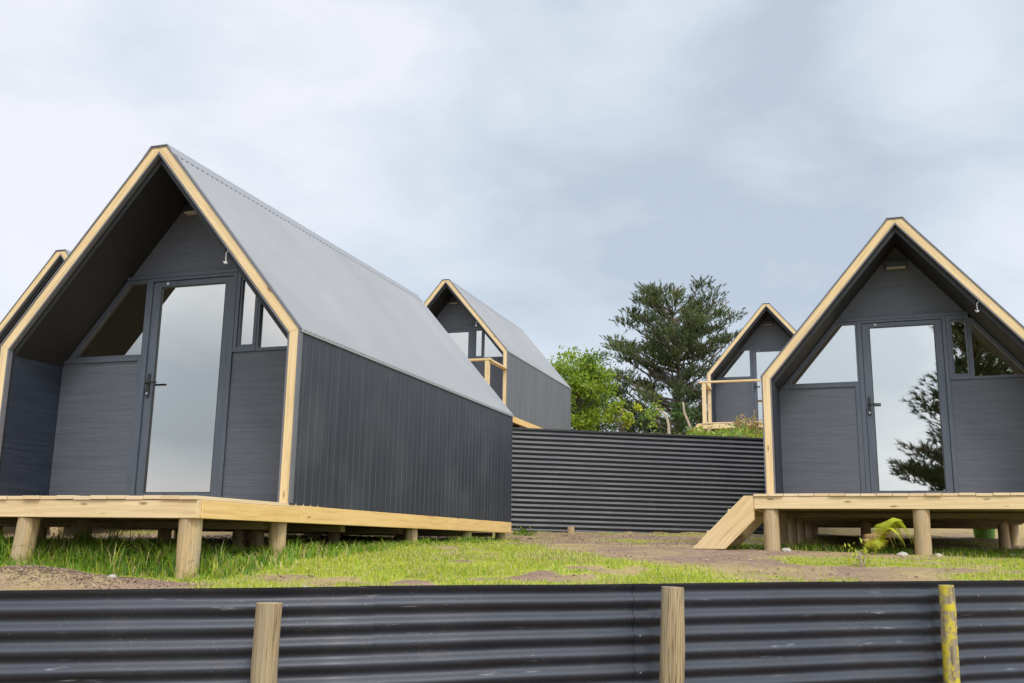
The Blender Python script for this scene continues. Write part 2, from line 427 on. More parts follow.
def strip_between(mb, po, pi_, y0, y1, mi=0):
    """solid shell between two profiles (same number of corners handled by arcs of quads)"""
    n = min(len(po), len(pi_))
    for i in range(len(po)-1):
        a, b = po[i], po[i+1]; c, d = pi_[i], pi_[i+1]
        mb.face([(a[0], y0, a[1]), (b[0], y0, b[1]), (d[0], y0, d[1]), (c[0], y0, c[1])], None, mi)
        mb.face([(a[0], y1, a[1]), (c[0], y1, c[1]), (d[0], y1, d[1]), (b[0], y1, b[1])], None, mi)
        mb.face([(a[0], y0, a[1]), (a[0], y1, a[1]), (b[0], y1, b[1]), (b[0], y0, b[1])], None, mi)
        mb.face([(c[0], y0, c[1]), (d[0], y0, d[1]), (d[0], y1, d[1]), (c[0], y1, c[1])], None, mi)
def six(p):
    return p if len(p) == 6 else [p[0], p[1], p[2], p[2], p[3], p[4]]

def corr(t, pitch, amp):                 # rounded corrugation
    return amp*math.cos(2*math.pi*t/pitch)
def rib(t, pitch, amp):                  # board with a narrow groove
    u = (t/pitch) % 1.0
    return -amp if u > .86 else (0 if u < .80 or u > .99 else -amp*.5)

def ring(mb, outer, inner, y0, y1):
    n = len(outer)
    for i in range(n):
        j = (i+1) % n
        a, b, c, d = outer[i], outer[j], inner[j], inner[i]
        off = random.uniform(0, 9)
        mb.prism([a, b, c, d], XZ, y0, y1)

def make_cabin():
    root = empty('cabin', (0, 0, 0))
    # --- lining shell (walls and ceiling as seen from the porch)
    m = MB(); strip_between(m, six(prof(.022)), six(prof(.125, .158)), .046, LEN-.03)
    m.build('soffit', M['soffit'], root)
    # inner wall lining below the eaves, 4 mm proud of the shell
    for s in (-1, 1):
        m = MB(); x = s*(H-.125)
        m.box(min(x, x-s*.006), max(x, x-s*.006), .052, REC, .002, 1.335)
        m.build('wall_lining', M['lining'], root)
    # soffit battens
    # --- ribbed side walls
    for s in (-1, 1):
        m = MB(); pitch = .116; ys = []; y = .0
        while y < LEN:
            for u in (0., .79, .85, .93, .985): ys.append(y+u*pitch)
            y += pitch
        ys = [t for t in ys if t < LEN] + [LEN]
        def off(t):
            u = ((t/pitch) % 1.0)
            return -.0055 if .83 < u < .95 else 0
        rows = []
        for z in (-.012, .5, 1.0, 1.405):
            rows.append([(s*(H+off(t)+.0012*mnoise.noise(Vector((t*1.3, z*1.2, s)))*2), t, z) for t in ys])
        m.grid(rows)
        # returns at bottom, front and rear so the sheet has thickness
        m.box(min(s*(H-.02), s*(H-.009)), max(s*(H-.02), s*(H-.009)), .003, LEN-.003, -.012, 1.38)
        m.build('wall', M['clad'], root)
    # --- roof: one part per slope, sheets ribbed down the slope
    tn = (HA-HE)/H
    for s in (-1, 1):
        m = MB(); pitch = .0762; n = int(LEN/pitch*8); rows = []
        nrm = Vector((s*math.sin(ANG), 0, math.cos(ANG)))
        for q in (0., .33, .66, 1.):
            xa = .09 + (H+.008-.09)*q; za = HA - xa*tn
            rows.append([Vector((s*xa, -.006+(LEN+.012)*i/n, za)) + nrm*(corr(i/8*pitch, pitch, .0042)+.003
                         + .001*mnoise.noise(Vector((i*.01, q*2, s)))) for i in range(n+1)])
        m.grid(rows)
        m.build('roof', M['roof'], root, smooth=True)
        # eave edge strip
        m = MB(); xe = H+.009; ze = HA - xe*tn
        m.prism([(s*xe, ze+.010), (s*(xe+.004), ze-.018), (s*(xe-.020), ze-.018), (s*(xe-.026), ze+.012)], XZ, .004, LEN+.004)
        m.build('eave_trim', M['roof'], root)
    m = MB(); zl = lambda x, e: HA - x*tn + e
    och = [(-.165, zl(.165, .0115)), (-.088, zl(.088, .020)), (.088, zl(.088, .020)), (.165, zl(.165, .0115))]
    ich = [(.161, zl(.165, .004)), (.086, zl(.088, .014)), (-.086, zl(.088, .014)), (-.161, zl(.165, .004))]
    for q in range(3):
        m.prism([och[q], och[q+1], ich[2-q], ich[3-q]], XZ, -.010, LEN+.012)
    m.build('ridge_cap', M['ridge'], root)
    # --- timber frame of the open front
    o, i_ = prof(.010), prof(.093)
    o, i_ = six(o), six(i_)
    for nm, q in (('frame_post', (0, 1)), ('frame_rafter', (1, 2)), ('frame_rafter', (3, 4)), ('frame_post', (4, 5))):
        a, b = q
        pts = [o[a], o[b], i_[b], i_[a]]
        if nm == 'frame_rafter':
            if a == 1: pts = [o[1], o[2], (0.0008, o[2][1]), (0.0008, i_[2][1]), i_[1]]
            else: pts = [(-.0008, o[3][1]), o[3], o[4], i_[4], (-.0008, i_[3][1])]
        m = MB(); d = (o[b][0]-o[a][0], o[b][1]-o[a][1])
        m.prism(pts, XZ, -.001, .045, axis=d)
        m.build(nm, M['pine'], root, bevel=.003)
    # dark edges either side of the timber
    m = MB(); strip_between(m, six(prof(-.004)), six(prof(.0095)), -.008, .045); m.build('barge_flashing', M['flash'], root)
    m = MB(); strip_between(m, six(prof(.0935)), six(prof(.107)), -.003, .045); m.build('inner_trim', M['flash'], root)
    # --- recessed front wall
    y0, y1 = REC, REC+.05
    t = prof(.126)
    m = MB(); zt = 2.145
    m.prism([(xin(zt, .126), zt), (0, HA-.161/math.cos(ANG)), (-xin(zt, .126), zt)], XZ, y0+.006, y1+.05); m.build('gable_panel', M['panel'], root)
    hi = H-.133
    m = MB(); m.box(-hi, -.535, y0+.004, y1, .012, 1.335); m.build('wall_panel', M['panel'], root)
    m = MB(); m.box(.4875, hi, y0+.004, y1, .012, 1.365); m.build('wall_panel', M['panel'], root)
    m = MB(); m.box(-hi, -.535, y0-.012, y1, 1.3365, 1.374); m.box(-.5335, -.478, y0-.006, y1, .012, 1.374); m.build('panel_trim', M['alu'], root)
    m = MB(); m.box(-xin(2.118, .128), xin(2.118, .128), y0-.022, y1, 2.118, 2.1435); m.build('head_trim', M['alu'], root)
    # left raked window
    w = empty('window', (0, 0, 0)); w.parent = root
    def rk(z, d): return xin(z, .128+d)
    out = [(-.480, 1.376), (-.480, 2.116), (-rk(2.116, 0), 2.116), (-rk(1.376, 0), 1.376)]
    inn = [(-.504, 1.394), (-.504, 2.082), (-rk(2.082, .045), 2.082), (-rk(1.394, .045), 1.394)]
    m = MB(); ring(m, out, inn, y0-.008, y1); m.build('window_frame', M['alu'], w)
    m = MB(); m.prism(inn, XZ, y0+.020, y0+.026); m.build('pane', M['glass'], w)
    # door
    d = empty('door', (0, 0, 0)); d.parent = root
    jo = [(-.477, .004), (-.477, 2.116), (.486, 2.116), (.486, .004)]
    ji = [(-.432, .034), (-.432, 2.088), (.446, 2.088), (.446, .034)]
    m = MB(); ring(m, jo, ji, y0-.014, y1); m.build('door_frame', M['alu'], d)
    lo_ = [(-.428, .038), (-.428, 2.084), (.442, 2.084), (.442, .038)]
    li = [(-.346, .112), (-.346, 2.032), (.364, 2.032), (.364, .112)]
    m = MB(); ring(m, lo_, li, y0+.001, y1-.006); m.build('door_leaf', M['alu'], d, bevel=.002)
    # thin black glazing bead
    lb = [(-.337, .121), (-.337, 2.023), (.355, 2.023), (.355, .121)]
    m = MB(); ring(m, [(a*1.0, b) for a, b in li], lb, y0+.005, y0+.030); m.build('glazing_bead', M['black'], d)
    m = MB(); m.prism(lb, XZ, y0+.016, y0+.022); m.build('pane', M['glass'], d)
    m = MB(); m.box(-.408, -.374, y0-.008, y0+.002, .985, 1.205)
    m.tube([(-.391, y0-.004, 1.115), (-.391, y0-.050, 1.115), (-.385, y0-.056, 1.115), (-.265, y0-.056, 1.113)], [.010, .010, .010, .009], 8)
    m.build('handle', M['black'], d)
    m = MB(); m.tube([(-.391, y0-.010, 1.02), (-.391, y0-.018, 1.02)], [.011, .011], 10); m.build('lock', M['steel'], d)
    m = MB(); m.box(-.286, -.262, y0-.004, y0+.001, 2.052, 2.072); m.build('door_sticker', M['white'], d)
    # small opening window
    w = empty('window', (0, 0, 0)); w.parent = root
    wo = [(.490, 1.368), (.490, 2.116), (rk(2.116, 0)-.004, 2.116), (rk(2.116, 0)-.004, 1.368)]
    wi = [(.526, 1.410), (.526, 2.066), (.706, 2.066), (.706, 1.410)]
    m = MB(); ring(m, wo, wi, y0-.012, y1); m.build('window_frame', M['alu'], w)
    so = [(.528, 1.412), (.528, 2.064), (.704, 2.064), (.704, 1.412)]; si = [(.546, 1.434), (.546, 2.042), (.686, 2.042), (.686, 1.434)]
    m = MB(); ring(m, so, si, y0-.002, y1-.01); m.build('sash', M['alu'], w)
    m = MB(); m.prism(si, XZ, y0+.016, y0+.022); m.build('pane', M['glass'], w)
    # right raked window
    w = empty('window', (0, 0, 0)); w.parent = root
    xa = rk(2.116, 0)-.003
    zt2 = 2.116 - (.03)*tn
    out = [(xa, 1.368), (xa, zt2), (rk(zt2, 0), zt2), (rk(1.368, 0), 1.368)]
    zt3 = 2.116-.15*tn*.62
    inn = [(xa+.022, 1.398), (xa+.022, zt3), (rk(zt3, .04) if rk(zt3, .04) > xa+.023 else xa+.0235, zt3), (rk(1.398, .04), 1.398)]
    m = MB(); ring(m, out, inn, y0-.008, y1); m.build('window_frame', M['alu'], w)
    m = MB(); m.prism(inn, XZ, y0+.020, y0+.026); m.build('pane', M['glass'], w)
    # vent under the apex
    v = MB(); v.box(-.125, .115, y0-.075, y0+.004, 2.735, 2.805)
    vo = v.build('vent', M['black'], root, bevel=.004)
    v = MB(); v.box(-.110, .100, y0-.066, y0-.002, 2.718, 2.7345); v.build('vent_lip', M['strip'], vo)
    # white hook on the inside of the right rafter
    hx = .802; m = MB()
    m.tube([(hx-.004, .018, 2.125), (hx-.030, .018, 2.10), (hx-.032, .018, 2.045), (hx-.024, .018, 2.020), (hx-.044, .018, 2.016), (hx-.054, .018, 2.026)], [.0040]*6, 6)
    m.tube([(hx-.03, .018, 2.022), (hx-.03, .018, 2.005)], [.015, .015], 8)
    m.build('hook', M['white'], root)
    # rear wall
    m = MB(); p = prof(.03); m.prism([(a, max(b, -.01)) for a, b in p], XZ, LEN-.028, LEN-.006); m.build('rear_wall', M['clad'], root)
    # --- deck and floor
    d = empty('deck', (0, 0, 0)); d.parent = root
    m = MB(); x = -H+.004
    bw = .137
    nb = int((2*H-.008)/(bw+.005))
    bw = (2*H-.008-.005*(nb-1))/nb
    for q in range(nb):
        dz = random.uniform(-.003, .002); yy = random.uniform(-.012, .006)
        m.box(x, x+bw, -DK-.010+yy, .55, -.026+dz, dz); x += bw+.005
    m.build('decking', M['deck'], d, bevel=.002)
    m = MB(); m.box(-H+.004, H-.004, -DK, -DK+.045, -.150, -.0295); m.build('front_beam', M['pine'], d, bevel=.004)
    for s in (-1, 1):
        m = MB(); xa = s*(H+.002); xb = s*(H-.045)
        ysp = [-DK+.046, .18, 3.35, LEN+.01] 
        for a, b in zip(ysp, ysp[1:]): m.box(min(xa, xb), max(xa, xb), a, b-.003, -.150, -.0150 if a > 0 else -.0295)
        m.build('side_beam', M['pine_side'], d, bevel=.004)
    m = MB(); m.box(-H+.05, H-.05, .56, LEN-.01, -.13, -.004); m.build('floor', M['soffit'], d)
    m = MB()
    yj = -DK+.35
    while yj < LEN:
        m.box(-H+.048, H-.048, yj, yj+.045, -.145, -.0315 if yj < .5 else -.131); yj += .45
    m.build('joist', M['oldpost'], d)
    for yy in (.03, 1.32, 2.6, 4.2, 5.42):
        m = MB(); m.box(-H+.22, H-.22, yy-.045, yy+.045, -.205, -.151); m.build('bearer', M['oldpost'], d)
    return root

proto = make_cabin()
roots = []
cabin_copies = [proto] + [copy_tree(proto) for _ in CABINS[1:]]
for i, (loc, yaw, lab, rail, steps) in enumerate(CABINS):
    o = cabin_copies[i]
    o.location = loc; o.rotation_euler = (0, 0, yaw)
    tag(o, lab, 'cabin', 'charcoal gabled cabins on timber piles')
    roots.append(o)
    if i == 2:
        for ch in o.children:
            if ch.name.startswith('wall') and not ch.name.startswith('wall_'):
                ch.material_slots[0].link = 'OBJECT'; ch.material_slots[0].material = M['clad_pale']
    c_, s_ = math.cos(yaw), math.sin(yaw)
    def wpt(x, y): return (loc[0]+c_*x-s_*y, loc[1]+s_*x+c_*y)
    # piles down to the ground
    rows = [-DK+.085, .03, 1.32, 2.6, 4.2, 5.45]
    if i == 2 or i == 3 or i == 4: rows = [-DK+.085, 1.32, 4.2, 5.45]
    spots = [(a, b) for b in rows for a in (-1.38, .05, 1.43)]
    if i == 0: spots = [(-1.38, rows[0]), (.06, rows[0]), (1.43, rows[0]), (-.90, .03), (-.43, .03), (1.43, .03), (-1.38, .03), (-.60, 1.32), (-.46, 1.40), (.24, 1.32), (.43, 1.32), (-.5, 2.6), (.55, 2.6), (1.43, 2.6), (.75, 4.2), (-.6, 4.2), (1.43, 4.2), (1.43, 5.45), (0, 5.45), (-1.38, 5.45), (-1.38, 2.6)]
    if i == 1: spots = [(-1.38, v) for v in rows] + [(.03, rows[0]), (1.43, rows[0]), (1.43, .03), (-.54, 2.6), (1.10, 2.6), (1.40, 4.2), (1.43, 5.45)]
    for xx, ry in spots:
        if 1:
            if ry == 1.32 and xx > 1 and i == 1: continue
            wx, wy = wpt(xx, ry)
            zg = ground(wx, wy) - loc[2] - .12
            top = -.1505
            rr = .076 if ry < -1 else .066
            tilt = .02 if (i == 0 and ry < -1) else 0
            lx = -.05 if (i == 0 and ry < -1 and xx < 1) else (.0 if i == 0 and ry < -1 else random.uniform(-.012, .012))
            m = MB(); n = 7
            pts = [(xx + lx*q/n, ry + random.uniform(-.002, .002), top + (zg-top)*q/n) for q in range(n+1)]
            m.tube(pts, [rr*(1+.03*q/n+random.uniform(-.02, .02)) for q in range(n+1)], 18, jit=.05)
            po = m.build('pile', M['pile'], o, smooth=True)
            for pl in po.data.polygons:
                if len(pl.vertices) > 4: pl.use_smooth = False
    if steps:
        st = empty('stair', (0, 0, 0)); st.parent = o
        prof_s = [(-1.537, -.020), (-1.635, -.020), (-2.17, -.555), (-1.835, -.555), (-1.537, -.262)]
        gz = ground(*wpt(-2.0, -DK)) - loc[2]
        for ya in (-DK-.004, -DK+.78):
            m = MB(); m.prism(prof_s, XZ, ya, ya+.045, axis=(.75, .75)); m.build('stringer', M['pine'], st, bevel=.003)
        for tx, tz in ((-1.79, -.155), (-2.00, -.375)):
            m = MB(); m.box(tz-1.615-.035, tz-1.615+.235, -DK+.042, -DK+.779, tz-.045, tz+.002); m.build('tread', M['pine'], st, bevel=.003)
    if rail:
        rl = empty('railing', (0, 0, 0)); rl.parent = o
        for s in (-1, 1):
            m = MB(); m.box(s*1.472-.045, s*1.472+.045, -DK+.0, -DK+.09, .002, .975); m.build('rail_post', M['pine'], rl, bevel=.003)
            xa, xb = sorted((s*1.425, s*1.535))
            m = MB(); m.box(xa, xb, -DK+.101, -.010, .976, 1.018); m.build('side_rail', M['pine'], rl, bevel=.003)
        m = MB(); m.box(-1.60, 1.56, -DK-.012, -DK+.099, .976, 1.018); m.build('top_rail', M['pine'], rl, bevel=.003)

# ------------------------------------------------------------------ corrugated fences
def sheet(path_fn, top_fn, t0, t1, rows, pitch, amp, off, seg, nper=10, wob=.007, low=None):
    m = MB(); P = []; UV = []
    n = max(2, int((t1-t0)/seg)); N = int(rows*nper)
    ts = [t0+(t1-t0)*i/n for i in range(n+1)]
    pts = [Vector((*path_fn(t), 0)) for t in ts]
    for j in range(N+1):
        s_ = j/nper*pitch; row = []; ur = []
        for i, t in enumerate(ts):
            a = pts[min(i+1, n)]-pts[max(i-1, 0)]; nn = Vector((a.y, -a.x, 0)).normalized()   # toward the camera
            z = top_fn(t)-s_
            w = wob*mnoise.noise(Vector((t*1.1, s_*1.5, off*100))) + wob*.5*mnoise.noise(Vector((t*4, s_*3, 5+off*100)))
            dz = wob*.55*mnoise.noise(Vector((t*1.7, s_*2, 11+off*77)))
            p = pts[i] + nn*(corr(s_, pitch, amp) + off + w); row.append((p.x, p.y, z+dz)); ur.append((t, s_))
        P.append(row); UV.append(ur)
    m.grid(P, UV)
    return m
def fence_path(x): return (x, lerp_tab(x, FENCE))
def fence_top(x): return lerp_tab(x, FTOP)
fe = empty('corrugated_fence', (0.2, 4.35, -1.5))
tag(fe, 'low black corrugated iron fence with round timber posts along the bottom of the photo', 'fence')
Mi = Matrix.Translation(-Vector((0.2, 4.35, -1.5)))
def loc_build(m, name, mats, parent, **kw):
    o = m.build(name, mats, None, **kw); o.parent = parent; o.matrix_parent_inverse = parent.matrix_world.inverted() if False else Matrix.Translation(-parent.location); return o
for a, b, of in ((-6.9, -4.2, .0), (-4.25, -.545, .007), (-.60, .62, .0), (.56, 2.30, .007), (2.24, 6.9, .0)):
    m = sheet(fence_path, fence_top, a, b, 18.2, .0762, .0110, of, .05)
    loc_build(m, 'corrugated_sheet', M['iron_near'], fe, smooth=True)
def fence_post(px_t, py_t, px_b, Y, rad, mat, lab, taper=1.0, flatcut=0):
    t_ = at(px_t, py_t, Y); b_ = at(px_b, 683, Y); d = (b_-t_); d = d/abs(d.z)
    end = t_ + d*(t_.z+1.9)
    m = MB(); n = 14
    m.tube([end + (t_-end)*q/n + Vector((random.uniform(-.002, .002), 0, 0)) for q in range(n+1)],
           [rad*(1+random.uniform(-.03, .03))*(1+(taper-1)*(1-q/n)) for q in range(n+1)], 22, jit=.13)
    o = loc_build(m, 'post', mat, fe, smooth=True)
    for pl in o.data.polygons:
        if len(pl.vertices) > 4: pl.use_smooth = False
    if lab: o['label'] = lab
fence_post(269, 603, 264, 3.80, .049, M['oldpost'], None)
fence_post(673, 587, 671, 4.42, .051, M['oldpost'], None, 1.06)
fence_post(946, 585, 952, 5.02, .037, M['lichen'], 'thin post crusted with yellow lichen', 1.1)

m = MB()
for xx in (-1.60, -.575, .585, .74, 2.27, 2.42):
    for q in range(0, 18, 2):
        z = fence_top(xx)-.0762*(q+1)+random.uniform(-.004, .004); y = fence_path(xx)[1]-.0150
        n_ = Vector((.2, -1, 0)).normalized()
        p = Vector((xx+random.uniform(-.006, .006), y, z)); m.tube([p-n_*.006, p+n_*.002, p+n_*.0035], [.0048, .0048, .002], 8)
loc_build(m, 'nail_heads', M['nail'], fe)
def wpath(x): return (x, wall_y(x))
def wtop(x): return 1.794 + (x-.02)*-.0030 if x < 0 else 1.794 - .0105*x
rw = empty('retaining_wall', (2, wall_y(2), .15))
tag(rw, 'tall dark corrugated iron retaining wall spanning between the two front cabins', 'retaining wall')
for a, b, of in ((-4.2, -1.0, .0), (-1.06, 1.5, .004), (1.44, 3.6, .0), (3.54, 4.75, .004)):
    m = sheet(wpath, wtop, a, b, 20.9, .0762, .0095, of, .12, 8, .004)
    loc_build(m, 'corrugated_sheet', M['iron_far'], rw, smooth=True)
m = MB(); m.prism([(0, 0), (.05, 0), (.05, .028), (0, .028)], lambda a, b, t: (t, wall_y(t)-.022+a, wtop(t)-.004+b), -4.2, 4.75)
loc_build(m, 'cap_flashing', M['iron_far'], rw)
for px in (571,):
    b_ = at(px, 538, wall_y((px-512)/974*15.6)-.10); m = MB()
    m.tube([(b_.x, b_.y, ground(b_.x, b_.y)-.1), (b_.x, b_.y, ground(b_.x, b_.y)+(.10 if px == 571 else .05))], [.06, .055], 10, jit=.1)
    loc_build(m, 'peg', M['pile'], rw)

# ------------------------------------------------------------------ vegetation
def blade(m, p, h, w, lean, az, mi):
    dx, dy = math.cos(az), math.sin(az)
    px, py = -dy*w, dx*w
    a = (p[0]-px, p[1]-py, p[2]); b = (p[0]+px, p[1]+py, p[2])
    q = (p[0]+dx*lean*.35*h, p[1]+dy*lean*.35*h, p[2]+h*.6)
    c = (q[0]+px*.7, q[1]+py*.7, q[2]); d = (q[0]-px*.7, q[1]-py*.7, q[2])
    e = (p[0]+dx*lean*h, p[1]+dy*lean*h, p[2]+h*(1-.25*lean))
    i = len(m.v); m.v.extend((a, b, c, d, e)); m.f.append([i, i+1, i+2, i+3]); m.f.append([i+3, i+2, i+4])
    m.uv.extend([(0, 0)]*7); m.mi.extend((mi, mi))
random.seed(11)
m = MB(); cnt = 0
for _ in range(620000):
    y = 5.0 + 10.6*random.random()**1.25; x = random.uniform(-.62*y-.4, .60*y+.2)
    if x < -6 or x > 7 or y < lerp_tab(x, FENCE)+.5: continue
    g = lawn(x, y); l_ = lush(x, y)
    if l_ > .25 or random.random() > g: continue
    z = ground(x, y)
    dry = nz(x, y, 1.3, 12)+.5*nz(x, y, 4, 2)
    r_ = random.random()
    mi = 2 if r_ < .17+.6*max(0, dry) else (1 if r_ < .72 else 0)
    h = random.uniform(.014, .046)*(1.25 if random.random() < .06 else 1)
    blade(m, (x, y, z-.004), h, random.uniform(.0016, .0034)*(.6+y*.06), random.uniform(.2, .9), random.uniform(0, 6.28), mi); cnt += 1
o = m.build('lawn', [M['grass_a'], M['grass_b'], M['grass_c']]); tag(o, 'short yellow green lawn with dry patches between fence and cabins', 'grass', kind='stuff')
m = MB(); cnt2 = 0
for _ in range(250000):
    y = random.uniform(5.8, 13.4); x = random.uniform(-5.4, 6.6)
    l_ = lush(x, y)
    if l_ < .06 or random.random() > l_*(.75+.8*nz(x, y, 2.2, 1)): continue
    u, v = local(cA, x, y)
    inA = -2.6 < u < 2.3 and -1.6 < v < 5.7
    tall = (.55 + .75*max(0, nz(x, y, 1.7, 21)+.15)) * (1 if inA else .55)
    h = random.uniform(.08, .27)*tall*min(1, .45+l_*.6)
    if v < -1.15 and inA: h *= .7
    elif v < -.3 and inA: h *= 1.15
    if inA and u > 1.2: h *= .8 if v < 1.2 else (.34 + .5*max(0, nz(x, y, 1.1, 77)))
    mi = random.choices((0, 1, 2, 3), (5, 1.6 if u > 1.3 else .7, .6, 4))[0] if inA else random.choices((0, 1, 2, 3), (4, 1, .8, 4))[0]
    if v > -.3 and inA and u < 1.3: h *= .7
    big = random.random() < .05 and inA
    for q in range(9 if big else 1):
        hh = h*random.uniform(.9, 1.5) if big else h
        blade(m, (x+random.gauss(0, .012), y+random.gauss(0, .012), ground(x, y)-.006), hh, random.uniform(.0025, .0052), random.uniform(.3, 1.25), random.uniform(0, 6.28), mi if random.random() < .8 else random.choice((1, 2))); cnt2 += 1
o = m.build('tall_grass', [M['grass_a'], M['grass_b'], M['grass_c'], M['grass_d']]); tag(o, 'uncut deep green grass under the deck and along the side of the nearest cabin', 'grass', kind='stuff')
print('grass', cnt, cnt2)

# chips, bark and clods lying on the soil
def oct_(m, s_, Mx, mi):
    a = [Vector((random.uniform(.7, 2.2)*s_, 0, 0)), Vector((0, random.uniform(.5, 1)*s_, 0)), Vector((-random.uniform(.7, 2.2)*s_, random.uniform(-.3, .3)*s_, 0)), Vector((0, -random.uniform(.5, 1)*s_, 0))]
    t = Mx @ Vector((random.uniform(-.4, .4)*s_, 0, .8*s_)); a = [Mx @ v for v in a]
    for q in range(4): m.face([a[q], a[(q+1) % 4], t], None, mi)
m = MB()
for _ in range(13000):
    t_ = random.random()
    if t_ < .30:   # under and behind the nearest cabin
        u, v = random.uniform(-2.2, 1.6), random.uniform(.8, 6.4); c_, s_ = math.cos(cA[1]), math.sin(cA[1])
        x, y = cA[0][0]+c_*u-s_*v, cA[0][1]+s_*u+c_*v
    elif t_ < .56: # bark mound
        x, y = random.gauss(-3.0, .5), random.gauss(6.36, .17)
    elif t_ < .86: x, y = random.uniform(-.2, 4.4), random.gauss(13.6, 1.2)
    else: x, y = random.uniform(-3, 5.5), random.uniform(6, 11)
    if y < lerp_tab(x, FENCE)+.6 or y > wall_y(x)-.05: continue
    s_ = random.uniform(.004, .013)*(2.0 if t_ < .3 else (.7 if t_ < .56 else 1)); az = random.uniform(0, 3.14)
    Mx = Matrix.Translation((x, y, ground(x, y)+s_*.2)) @ Matrix.Rotation(az, 4, 'Z') @ Matrix.Rotation(random.uniform(-.7, .7), 4, 'X')
    oct_(m, s_, Mx, 0 if random.random() < (.55 if t_ < .3 or t_ > .56 else .16) else 1)
o = m.build('wood_chips', [M['litter_a'], M['litter_b']]); tag(o, 'scattered bark and wood chips on the bare soil', 'wood chips', kind='stuff')

def needle_tuft(m, p, d, ln, n, w, mi):
    d = d.normalized(); a = d.orthogonal().normalized(); b = d.cross(a)
    for _ in range(n):
        th = random.uniform(0, 6.283); sp_ = random.uniform(.15, 1.0)
        v = (d + (a*math.cos(th)+b*math.sin(th))*sp_).normalized()
        q = p + d*random.uniform(-.12, .05)
        s_ = v.cross(Vector((random.uniform(-1, 1), random.uniform(-1, 1), random.uniform(-1, 1)))).normalized()*w
        e = q + v*ln*random.uniform(.7, 1.15)
        i = len(m.v); m.v.extend((tuple(q-s_), tuple(q+s_), tuple(e))); m.f.append([i, i+1, i+2]); m.uv.extend([(0, 0)]*3); m.mi.append(mi)

def limb(p0, p1, sag, n=6):
    out = []
    for i in range(n+1):
        t = i/n; p = p0.lerp(p1, t)
        p = p + Vector((0, 0, -sag*math.sin(math.pi*t))) + Vector((random.uniform(-1, 1), random.uniform(-1, 1), random.uniform(-.6, .6)))*.05*(p1-p0).length*.5*math.sin(math.pi*t)
        out.append(p)
    return out

def pine_tree(base, height, env, nclump, seed, tufts=34, tl=.20, tw=.014, name='pine_tree'):
    """env(tz) -> (left radius, right radius, depth radius) at relative height tz"""
    random.seed(seed)
    root = empty(name, base)
    tr = MB(); cr_ = MB()
    n = 12; trunk = []
    for i in range(n+1):
        t = i/n; trunk.append(Vector((.16*math.sin(t*4)+.10*t, .1*math.sin(t*5+1), height*.93*t)))
    tr.tube(trunk, [.17*(1-t/n*.85)*height/8 for t in range(n+1)], 10, jit=.15)
    def trunk_at(z):
        t = max(0, min(.999, z/(height*.93)))*n; i = int(t); return trunk[i].lerp(trunk[i+1], t-i)
    clumps = []
    tries = 0
    while len(clumps) < nclump and tries < 20000:
        tries += 1
        tz = random.uniform(.10, 1.0); L_, R_, D_ = env(tz)
        if L_ <= 0: continue
        th = random.uniform(0, 6.283); rr = math.sqrt(random.random())
        if rr < .35 and tz < .85: continue
        x = math.cos(th)*rr*(R_ if math.cos(th) > 0 else L_); y = math.sin(th)*rr*D_
        p = Vector((x, y, tz*height))
        if any((p-q).length < .46*height/8 for q in clumps): continue
        clumps.append(p)
    for p in clumps:
        hr = math.hypot(p.x, p.y)
        z0 = max(.12*height, p.z - hr*random.uniform(.25, .75) - .15)
        s0 = trunk_at(z0); L_ = limb(s0, p, .06*hr)
        rad = (.030 + .018*hr)*height/8
        tr.tube(L_, [rad*(1-.82*i/6) for i in range(7)], 6, caps=False)
        out = (p-s0).normalized()
        mi0 = random.choices((0, 1, 2), (5, 4, 1))[0]
        sc = height/8*random.uniform(.75, 1.25)
        for _ in range(tufts):
            th = random.uniform(0, 6.283); q_ = random.random()**.5
            off = Vector((math.cos(th)*q_*.50, math.sin(th)*q_*.50, random.gauss(0, .11)))*sc
            off += out*random.uniform(-.35, .2)*sc
            off.z += .10*sc*(1-q_)
            pp = p+off
            d = Vector((off.x, off.y, .15+random.random()*.35)).normalized()*1.0 + out*.3
            mi = mi0 if random.random() < .7 else random.choices((0, 1, 2), (4, 4, 1))[0]
            needle_tuft(cr_, pp, d, tl*height/8, 11, tw*height/8, mi)
            if random.random() < .16: tr.tube([p.lerp(s0, .12), p.lerp(pp, .6), pp], [.010*sc, .007*sc, .004*sc], 4, caps=False)
        # foliage trailing back along the limb
        for _ in range(tufts//3):
            t = random.uniform(.5, .95); i = int(t*6); q = L_[i].lerp(L_[min(6, i+1)], t*6-i)
            needle_tuft(cr_, q+Vector((random.gauss(0, .1), random.gauss(0, .1), random.gauss(.04, .07)))*sc, out+Vector((random.gauss(0, .5), random.gauss(0, .5), .5)), tl*.9*height/8, 9, tw*height/8, mi0)
    o1 = tr.build('trunk', M['bark'], root, smooth=True); o2 = cr_.build('crown', [M['needle_a'], M['needle_b'], M['needle_c']], root)
    return root

def env_main(tz):
    L_ = lerp_tab(tz, [(.10, 1.7), (.22, 2.2), (.36, 2.9), (.49, 2.85), (.60, 2.0), (.74, 2.55), (.9, 1.95), (1.0, 1.5)])
    R_ = lerp_tab(tz, [(.10, 1.7), (.40, 2.1), (.60, 2.0), (.74, 2.3), (.84, 2.75), (.93, 2.4), (1.0, 1.6)])
    return L_, R_, lerp_tab(tz, [(.1, 1.8), (.5, 2.2), (.85, 1.8), (1, 1.2)])
pb = at(676, 500, 36); gz = ground(pb.x, 36)
ptop = at(676, 281, 36)
pine = pine_tree(Vector((pb.x, 36, gz)), ptop.z-gz-.35, env_main, 142, 5, 60, .14, .016)
tag(pine, 'broad dark green pine tree standing behind the corrugated retaining wall', 'tree')
